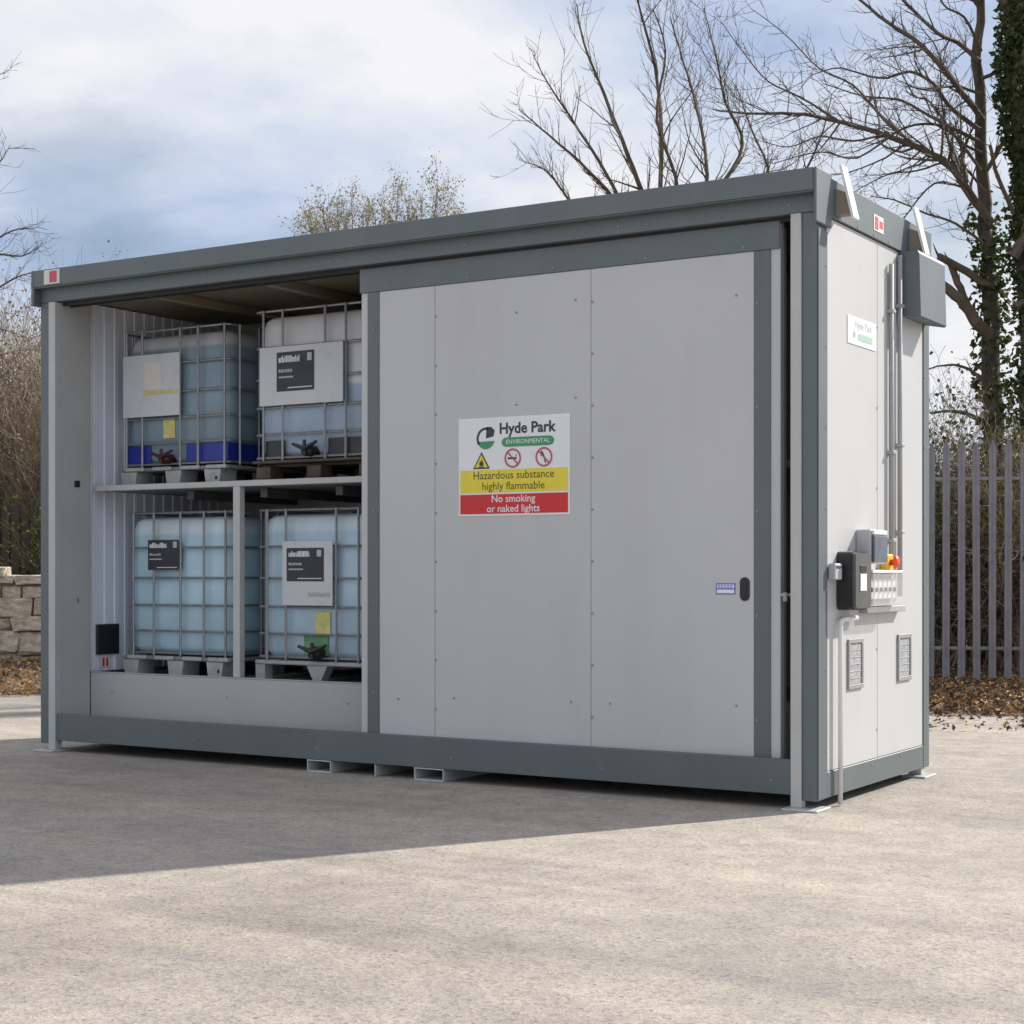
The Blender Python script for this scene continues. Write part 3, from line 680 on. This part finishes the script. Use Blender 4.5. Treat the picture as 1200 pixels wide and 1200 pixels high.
MB().box(-.379, -.363, DY-.013, DY-.0105, 1.09, 1.19).build('finger_pull', 'black', h)
# second door leaf, slid open behind the first
core2 = U('sliding_door', 'panel', -2.86, -.19, .145, .185, .10, 3.055); core2['label'] = 'second sliding door leaf pushed open behind the closed leaf'
# padlock hasp between door and post
hs = U('hasp', 'post', -.17, -.09, .052, .058, 1.105, 1.118, b=.001); MB().box(-.150, -.125, .03, .0515, 1.075, 1.125, b=.004).build('padlock', 'galv', hs)
# screws
sc = MB().cyl((0, 0, 0), 1, .0065, -.0035, 8).mesh('screw'); sc.materials.append(M['screwhead'])
rg = random.Random(4)
def screw(x, y, z, rot=0):
    o = obj('screw', sc, unit, (x, y, z))
    if rot: o.rotation_euler = (0, 0, R(90))
for x in (-2.347, -1.292):
    for k in range(9): screw(x, DY-.006, .42+k*.29)
for x, z in ((-2.62, .47), (-2.22, .49), (-1.43, .50), (-1.18, .5), (-.42, .52), (-1.79, 2.72), (-1.40, 2.76), (-1.79, 2.19), (-1.40, 2.21), (-.42, 2.7)): screw(x, DY-.006, z)
for k in range(6): screw(-5.2+k*1.0, 0, .145); screw(-5.1+k*1.0, 0, 3.13)
for k in range(5): screw(-2.7+k*.58, DY-.012, 2.95); 
for k in range(5): screw(-2.80, DY-.010, .5+k*.55); screw(-.30, DY-.010, .45+k*.55)
for k in range(7): screw(XR+.006, .11, .3+k*.42, 1); screw(XR+.006, 1.73, .3+k*.42, 1)
for y in (.3, .55, .8, 1.05): screw(XR+.016, y, 3.10, 1)
for k in range(6): screw(XR, .90, .35+k*.45, 1)
for y in (.3, .8, 1.3): screw(XR+.004, y, .165, 1)
for x in (-5.25, -4.2, -3.2): screw(x, .32, .40)
# stickers on the roof trim
s1 = U('sticker', 'pinkwht', -5.51, -5.36, -.063, -.0605, 3.195, 3.292, b=.0005); MB().box(-5.455, -5.385, -.0645, -.0632, 3.205, 3.283, b=.0004).build('print', 'pink', s1)
s2 = U('sticker', 'pinkwht', XR+.0165, XR+.0185, .80, .96, 3.125, 3.215, b=.0005); MB().box(XR+.0187, XR+.020, .82, .87, 3.135, 3.205, b=.0004).build('print', 'pink', s2); MB().box(XR+.0187, XR+.020, .895, .945, 3.15, 3.19, b=.0004).build('print', 'pink', s2)
# conduits on the side wall
mb = MB(); mb.tube([(XR+.02, 1.085, 2.98), (XR+.02, 1.085, 1.28)], .014, 12); mb.build('conduit', 'conduit', unit, True)
mb = MB(); mb.tube([(XR+.02, 1.235, 3.05), (XR+.02, 1.235, 1.09)], .014, 12); mb.build('conduit', 'conduit', unit, True)
U('trunking', 'conduit', XR, XR+.045, .62, 1.26, 1.005, 1.04)
mb = MB(); mb.tube([(XR+.03, .50, .985), (XR+.03, .32, .985), (XR+.03, .265, .97), (XR+.03, .25, .93), (XR+.03, .25, .01)], .013, 10); mb.build('white_pipe', 'white', unit, True)
for z in (.9, 1.9, 2.7): U('pipe_clip', 'conduit', XR, XR+.042, 1.06, 1.11, z+.5 if z < 1 else z, (z+.5 if z < 1 else z)+.02); U('pipe_clip', 'conduit', XR, XR+.042, 1.21, 1.26, (z+.5 if z < 1 else z)+.05, (z+.5 if z < 1 else z)+.07)
# low grille vents
M['mesh'] = mat('vent_mesh', (.36, .36, .38), .6, .35, 55, bump=.4, bscale=120)
M['ventframe'] = mat('vent_frame', (.30, .31, .31), .5, .1, 8)
for y0, y1 in ((.43, .66), (1.24, 1.475)):
    vt = U('wall_vent', 'mesh', XR, XR+.005, y0+.025, y1-.025, .625, .845, b=.001)
    for q0, q1, z0, z1 in ((y0, y1, .60, .624), (y0, y1, .846, .87), (y0, y0+.0245, .6245, .8455), (y1-.0245, y1, .6245, .8455)): MB().box(XR, XR+.012, q0, q1, z0, z1, b=.002).build('vent_frame', 'ventframe', vt)
    for k in range(5): MB().box(XR+.0052, XR+.008, y0+.026, y1-.026, .655+k*.038, .658+k*.038, b=.0005).build('slat', 'ltgrey', vt)
# fan cowl
mb = MB(); px0, pz = XR, 2.70
mb.prism([(px0, 3.078), (px0+.115, 3.078), (px0+.125, 3.06), (px0+.135, 2.70), (px0+.125, 2.69), (px0, 2.715)], 1, 1.262, 1.74)
cw = mb.build('fan_cowl', 'frame', unit)

# ---------------------------------------------------------------- things fixed to the container
def fixture(y, label):
    r = empty('tilted_panel_fixture', (XR+.016, y, 3.10), label, 'fixture', None)
    MB().prism([(0, .0), (.085, .0), (.068, .11), (0, .14)], 1, -.03, .03).build('bracket_body', 'ceiling', r)
    mb = MB(); mb.prism([(.088, -.022), (.102, -.020), (.034, .262), (.020, .259)], 1, -.042, .042); mb.build('panel_plate', 'white', r)
fixture(.255, 'white tilted panel fixture on the side fascia beside the front corner cap')
fixture(1.44, 'white tilted panel fixture above the grey fan cowl on the side')

def hazard_sign():
    y = DY-.0065
    r = empty('hazard_sign', (-1.81, y, 1.84), 'white Hyde Park hazard sign with yellow and red bands on the sliding door', 'sign')
    W, H = .375, .285
    def bd(name, m, x0, x1, z0, z1, d): return MB().box(x0, x1, -d-.001, -d, z0, z1, b=.0003).build(name, m, r)
    MB().box(-W, W, -.003, 0, -H, H, b=.001).build('board', 'wht', r)
    bd('yellow_band', 'yel', -W+.012, W-.012, -.150, -.018, .0032); bd('red_band', 'red', -W+.012, W-.012, -H+.012, -.160, .0032)
    q = -.0046
    text('Hyde Park', .088, 'ink', r, (.092, q, .215), bold=.0022)
    V, F = [], []
    pill = [(.135*s_+.032*math.cos(a) , .032*math.sin(a)) for s_, a in [(1, -math.pi/2+math.pi*k/8) for k in range(9)]]+[(-.135+.032*math.cos(a), .032*math.sin(a)) for a in [math.pi/2+math.pi*k/8 for k in range(9)]]
    print2d('green_pill', 'grn', r, [(a*1.05, b*.85) for a, b in pill], [tuple(range(18))], (.098, q, .138))
    text('ENVIRONMENTAL', .036, 'wht', r, (.098, q-.001, .138))
    # round logo: dark ring open at upper right, leaf block, green bowl
    print2d('logo_ring', 'ink', r, *ring2d(.050, .064, 24, 75, 215), (-.185, q, .165))
    print2d('logo_block', 'ink', r, [(0, .0), (.052, .01), (.060, .045), (.035, .066), (.005, .066)], [(0, 1, 2, 3, 4)], (-.185, q, .165))
    bowl = [(.062*math.cos(R(a)), .066*math.sin(R(a))) for a in range(200, 345, 12)]
    print2d('logo_bowl', 'grn', r, bowl, [tuple(range(len(bowl)))], (-.185, q, .168))
    # warning triangle with flame
    def tri(s): return [(-s*.87, -s*.5), (s*.87, -s*.5), (0, s)], [(0, 1, 2)]
    print2d('warning_triangle', 'ink', r, *tri(.066), (-.215, q, .022)); print2d('warning_field', 'yel', r, *tri(.050), (-.215, q-.001, .022))
    fl = [(-.010, -.012), (.010, -.012), (.017, .0), (.010, .010), (.005, .028), (-.003, .012), (-.008, .018), (-.016, .0)]
    print2d('flame', 'ink', r, *join2d((fl, [tuple(range(8))]), rect2d(-.02, .02, -.02, -.015)), (-.215, q-.002, .018))
    for cx, k in ((-.002, 0), (.206, 1)):
        print2d('prohibition_ring', 'pink', r, *join2d(ring2d(.045, .056), rot2d(rect2d(-.047, .047, -.0045, .0045), -45)), (cx, q-.001, .045))
        if k == 0: g_ = join2d(rect2d(-.034, .026, -.006, .005), rect2d(.02, .025, .01, .022))
        else: g_ = join2d(rot2d(rect2d(-.004, .004, -.036, .008), 18), rot2d(([(-.012, 0), (.012, 0), (.003, .032), (-.009, .02)], [(0, 1, 2, 3)]), 18, -.008, .006))
        print2d('pictogram', 'ink', r, *g_, (cx, q, .045))
    text('Hazardous substance', .064, 'olive', r, (0, q, -.052), bold=.0004); text('highly flammable', .064, 'olive', r, (0, q, -.115), bold=.0004)
    text('No smoking', .060, 'wht', r, (0, q, -.188), bold=.0005); text('or naked lights', .060, 'wht', r, (0, q, -.245), bold=.0005)
hazard_sign()
def side_sign():
    r = empty('wall_sign', (XR, .655, 2.535), 'small white sign with pale green print on the sunlit side wall', 'sign')
    MB().box(0, .004, -.225, .225, -.075, .075, b=.001).build('board', 'wht', r)
    V, F = text_verts('Hyde Park', .062, 'CENTER'); print2d('lettering', 'palegrey', r, V, F, (.0055, .02, .035), 'side')
    print2d('green_bar', 'palegreen', r, *rect2d(-.07, .15, -.045, -.008), (.0055, .01, 0), 'side'); print2d('green_mark', 'palegreen', r, *ring2d(.004, .020, 14), (.0055, -.125, -.02), 'side')
side_sign()
def blue_sticker():
    r = empty('door_sticker', (-.482, DY-.006, 1.141), 'small blue and white sticker beside the door handle', 'sticker')
    MB().box(-.057, .057, -.002, 0, -.030, .030, b=.0005).build('backing', 'blu', r)
    for z0, z1 in ((-.023, -.004), (.004, .023)): MB().box(-.050, .050, -.0032, -.0022, z0, z1, b=.0003).build('panel', 'wht', r)
    for z in (.008, .014, .019): print2d('lettering', 'blu', r, *join2d(*[rect2d(-.045+k*.018, -.045+k*.018+.013, -.0015, .0015) for k in range(5)]), (0, -.0042, z))
blue_sticker()
# electrical gear on the side wall
r = empty('control_box', (XR, .27, 1.03), 'black rounded control box with pale label on the sunlit side wall', 'box')
def rounded(w0, w1, z0, z1, rr, n=6):
    P = []
    for cx, cz, a0 in ((w1-rr, z1-rr, 0), (w0+rr, z1-rr, 90), (w0+rr, z0+rr, 180), (w1-rr, z0+rr, 270)):
        for k in range(n+1): a = R(a0+90*k/n); P.append((cx+rr*math.cos(a), cz+rr*math.sin(a)))
    return P
MB().prism(rounded(0, .25, 0, .31, .035), 0, 0, .085).build('housing', 'black', r)
MB().prism(rounded(.008, .242, .008, .302, .03), 0, .0855, .105).build('front_cover', 'darkmetal', r)
MB().box(.1055, .109, .07, .165, .10, .19).build('label_plate', 'white', r); MB().box(.1055, .108, .07, .165, .20, .235).build('display', 'black', r)
MB().box(.02, .07, -.004, 0, .03, .10, b=.001).build('cable_plate', 'black', r)
r = empty('side_bracket', (XR+.006, .135, 1.19), 'small grey bracket beside the black control box', 'bracket')
MB().box(0, .04, 0, .10, 0, .085, b=.005).build('body', 'ltgrey', r); MB().box(.0402, .045, .015, .085, .06, .075).build('cap', 'darkmetal', r)
r = empty('isolator_box', (XR, .56, 1.275), 'light grey isolator box with dark cover above the breaker enclosure', 'box')
MB().box(0, .085, 0, .24, 0, .185, b=.006).build('body', 'ltgrey', r); MB().box(.0855, .102, .012, .228, .005, .155, b=.006).build('cover', mat('slate_cover', (.10, .115, .15), .25, .2, 8), r); MB().box(.0855, .10, .012, .228, .158, .182).build('top_cap', 'white', r)
MB().box(.0, .05, .04, .10, -.03, -.001).build('cable_gland', 'darkmetal', r); 
r = empty('breaker_enclosure', (XR, .535, 1.042), 'clear fronted breaker enclosure with white switches on the side wall', 'box')
MB().box(0, .05, 0, .50, 0, .20, b=.004).build('body', 'ltgrey', r)
for k in range(6): 
    q = MB().box(.0505, .075, .035+k*.074, .095+k*.074, .04, .15, b=.004).build('breaker', 'white', r); MB().box(.0755, .086, .055+k*.074, .075+k*.074, .08, .105).build('toggle', 'darkmetal', q)
MB().box(.0505, .105, .004, .496, .004, .18, b=.006).build('clear_cover', 'clear', r); MB().box(.0505, .107, .002, .498, .182, .198).build('top_rail', 'white', r)
r = empty('emergency_stop', (XR, 1.0, 1.27), 'red emergency stop button on a yellow base on the side wall', 'button')
MB().box(0, .045, -.05, .05, -.035, .06, b=.006).build('base', 'estopyel', r)
mb = MB(); mb.tube([(.046, .0, .015), (.066, 0, .015), (.070, 0, .015), (.085, 0, .015), (.092, 0, .015)], [.018, .018, .036, .036, .022], 16); mb.build('button', 'estopred', r, True)

# ---------------------------------------------------------------- caged tanks (intermediate bulk containers)
ZR = (1.135, .89, .68, .49, .31, .155)
def ring_path(z, e=.0):
    x, y0, y1, c = .49-e, .012+e, 1.188-e, .05; P = []
    for cx, cy, a0 in ((x-c, y1-c, 0), (-x+c, y1-c, 90), (-x+c, y0+c, 180), (x-c, y0+c, 270)):
        for k in range(4): a = R(a0+30*k); P.append((cx+c*math.cos(a), cy+c*math.sin(a), z))
    return P+[P[0]]
def word(x0, x1, z, h, rg):
    """an unreadable printed word: strokes of uneven height"""
    parts = []; x = x0
    while x < x1:
        w = rg.uniform(.006, .012); parts.append(rect2d(x, min(x+w, x1), z-h*.5, z+h*rg.choice((.2, .25, .5, .5)))); x += w+rg.uniform(.002, .005)
    return join2d(*parts)
def dark_label(parent, x0, x1, z0, z1, y, rg):
    b = MB().box(x0, x1, y-.002, y, z0, z1, b=.0005).build('dark_label', 'blackband', parent)
    w, h = x1-x0, z1-z0; q = y-.0035
    for m_, (V, F) in (('wht', word(x0+w*.06, x0+w*.62, z1-h*.18, h*.17, rg)), ('ltgrey', word(x0+w*.06, x0+w*.42, z1-h*.48, h*.08, rg)), ('ltgrey', rect2d(x0+w*.06, x0+w*.45, z1-h*.66, z1-h*.62)), ('ltgrey', rect2d(x0+w*.82, x0+w*.94, z1-h*.26, z1-h*.06)), ('plate', rect2d(x0+w*.3, x1-w*.05, z0+h*.07, z0+h*.10))):
        print2d('lettering', m_, b, V, F, (0, q, 0))
    return b
def tank(label, x, y, z, tm, verts, pallet, seed, rz=0):
    rg = random.Random(seed)
    r = empty('caged_tank', (x, y, z), label, 'tank', 'caged liquid tanks in the open bay', rz)
    # bottle: rounded body
    mb = MB(); n = 8; prof = [(.15, .10), (.155, .03), (.20, .0), (.6, -.004), (1.03, .0), (1.075, .012), (1.097, .035), (1.108, .09)]
    rings = []
    for zz, ins in prof:
        xx, yy0, yy1, c = .465-ins, .037+ins, 1.163-ins, max(.03, .085-ins*.3); P = []
        for cx, cy, a0 in ((xx-c, yy1-c, 0), (-xx+c, yy1-c, 90), (-xx+c, yy0+c, 180), (xx-c, yy0+c, 270)):
            for k in range(n+1): a = R(a0+90*k/n); P.append((cx+c*math.cos(a), cy+c*math.sin(a), zz))
        rings.append(P)
    m_ = len(rings[0]); V = [p for P in rings for p in P]
    F = [(i*m_+k, i*m_+(k+1) % m_, (i+1)*m_+(k+1) % m_, (i+1)*m_+k) for i in range(len(rings)-1) for k in range(m_)]
    F += [tuple(range(m_))[::-1], tuple(range((len(rings)-1)*m_, len(rings)*m_))]
    bt = mb.add(V, F).build('bottle', tm, r, True)
    MB().cyl((0, .6, 1.108), 2, .11, .027, 20).build('filler_cap', 'black', bt)
    # cage
    for zz in ZR: MB().tube(ring_path(zz), .0085, 6, False).build('cage_ring', 'galv', r)
    vb = MB().tube([(0, 0, .135), (0, 0, 1.14)], .0085, 6).mesh('cage_bar'); vb.materials.append(M['galv'])
    for vx in verts: obj('cage_bar', vb, r, (vx, -.002, 0)); obj('cage_bar', vb, r, (vx, 1.20, 0))
    for vy in (.12, .32, .50, .68, .88, 1.08):
        obj('cage_bar', vb, r, (.502, vy, 0)); obj('cage_bar', vb, r, (-.502, vy, 0))
    # pallet
    if pallet == 'plastic':
        p = MB().box(-.5, .5, 0, 1.2, .105, .132, b=.008).build('pallet', 'galvdull', r)
        for px in (-.42, 0, .36):
            for py in (.0, .5, 1.02): MB().prism([(px-.075, .104), (px-.06, .0), (px+.06, .0), (px+.075, .104)], 1, py, py+.17).build('pallet_foot', 'pallet_white', p)
        for px in (-.36, -.1, .16, .40): MB().box(px-.09, px+.09, -.012, -.0005, .108, .135, b=.004).build('skid_clip', 'pallet_white', p)
        MB().box(.385, .405, -.004, -.0005, .03, .055).build('foot_hole', 'black', p)
    elif pallet == 'steel':
        p = MB().box(-.5, .5, 0, 1.2, .105, .132, b=.006).build('pallet', 'pallet_white', r)
        for px in (-.46, .02, .46):
            for py in (.01, 1.1): MB().prism([(px-.085, .104), (px-.03, .0), (px+.03, .0), (px+.085, .104)] if abs(px) < .1 else [(px-.04, .104), (px-.04, .0), (px+.04, .0), (px+.04, .104)], 1, py, py+.08).build('pallet_leg', 'pallet_white', p)
        for px in (-.46, .02, .46): MB().box(px-.03, px+.03, .092, 1.098, 0, .02).build('skid', 'galvdull', p)
    else:
        p = MB().box(-.5, .5, .1, 1.1, .1, .118, b=.003).build('pallet', 'pallet_dark', r)
        for py in (0, .25, .5, .75, 1.05): MB().box(-.5, .5, py, py+.11, .119, .138, b=.003).build('plank', 'pallet_dark', p)
        for px in (-.43, 0, .43):
            for py in (.03, .55, 1.04): MB().box(px-.06, px+.06, py, py+.12, .02, .0995, b=.004).build('block', 'pallet_dark', p)
            MB().box(px-.06, px+.06, 0, 1.19, 0, .0195, b=.003).build('skid', 'pallet_dark', p)
    return r, rg
def valve(r, x, m, big=1.0):
    v = MB().cyl((x, -.055, .19), 1, .038*big, .12, 16).build('valve', m, r, True)
    MB().box(x-.012, x+.012, -.075, -.058, .15, .26, b=.004).build('valve_handle', m, v)
    mb = MB(); mb.tube([(x-.10*big, -.066, .235), (x, -.07, .20), (x+.10*big, -.066, .245)], [.010, .018, .010], 8); mb.build('valve_lever', m, v)
mA = tank_mat('grey_blue_tank', (.25, .35, .42), (.50, .52, .53), 1.0); mB = tank_mat('milky_tank', (.40, .52, .66), (.74, .75, .77), .62)
mC = tank_mat('blue_tank', (.52, .73, .84), (.74, .86, .93), .985); mD = tank_mat('pale_blue_tank', (.52, .69, .81), (.68, .80, .87), .99)
# upper left
r, q = tank('grey-blue caged tank with blue base guards and bare white plate on the upper shelf', -4.895, .55, 1.836, mA, (-.44, -.29, .065, .23, .47), 'plastic', 1)
for x0, x1 in ((-.47, -.235), (.10, .48)): MB().box(x0, x1, .02, .034, .165, .295, b=.004).build('blue_guard', 'blueband', r)
MB().box(.455, .472, .035, 1.15, .165, .295, b=.004).build('blue_guard', 'blueband', r)
pl = MB().box(-.46, .075, -.020, -.013, .505, .96, b=.002).build('label_plate', 'plate', r)
MB().box(-.25, -.09, -.0225, -.0205, .70, .90, b=.0005).build('paper_label', 'pinkwht', pl); MB().box(-.26, .06, -.0228, -.0212, .665, .695, b=.0003).build('yellow_strip', 'ylabel', pl)
MB().box(-.12, -.01, .028, .034, .345, .495, b=.0005).build('yellow_label', 'ylabel', r); valve(r, -.05, 'valve_red')
r.scale = (1, 1, .958)
# upper right
r, q = tank('milky white caged tank on dark wooden pallet on the upper shelf', -3.665, .53, 1.836, mB, (-.40, -.235, .12, .29, .46), 'wood', 2)
pl = MB().box(-.42, .28, -.020, -.013, .50, .89, b=.002).build('label_plate', 'plate', r); dark_label(pl, -.27, .045, .59, .85, -.0205, q)
for x0, x1 in ((-.40, -.24), (.13, .44)): MB().box(x0, x1, .015, .034, .15, .27, b=.004).build('dark_guard', 'blackband', r)
valve(r, 0, 'black')
# lower left
r, q = tank('blue caged tank with small black label standing on the deck', -4.875, .55, .509, mC, (-.395, -.20, .05, .265, .46), 'plastic', 3)
dark_label(r, -.245, .045, .735, .945, -.0125, q)
# lower right
r, q = tank('pale blue caged tank with white and black label and open tap on the deck', -3.65, .54, .509, mD, (-.39, -.23, .19, .37, .47), 'steel', 4)
pl = MB().box(-.25, .17, -.018, -.013, .50, .925, b=.002).build('label_plate', 'plate', r); dark_label(pl, -.21, .10, .66, .88, -.0185, q)
V, F = word(-.03, .15, .575, .03, q); print2d('lettering', 'ltgrey', pl, V, F, (0, -.0205, 0))
MB().box(.0, .12, .024, .031, .31, .46, b=.0005).build('yellow_label', 'ylabel', r); MB().box(-.10, .10, .024, .032, .17, .30, b=.003).build('green_stain', 'valve_green', r); valve(r, .04, 'black', 1.15)
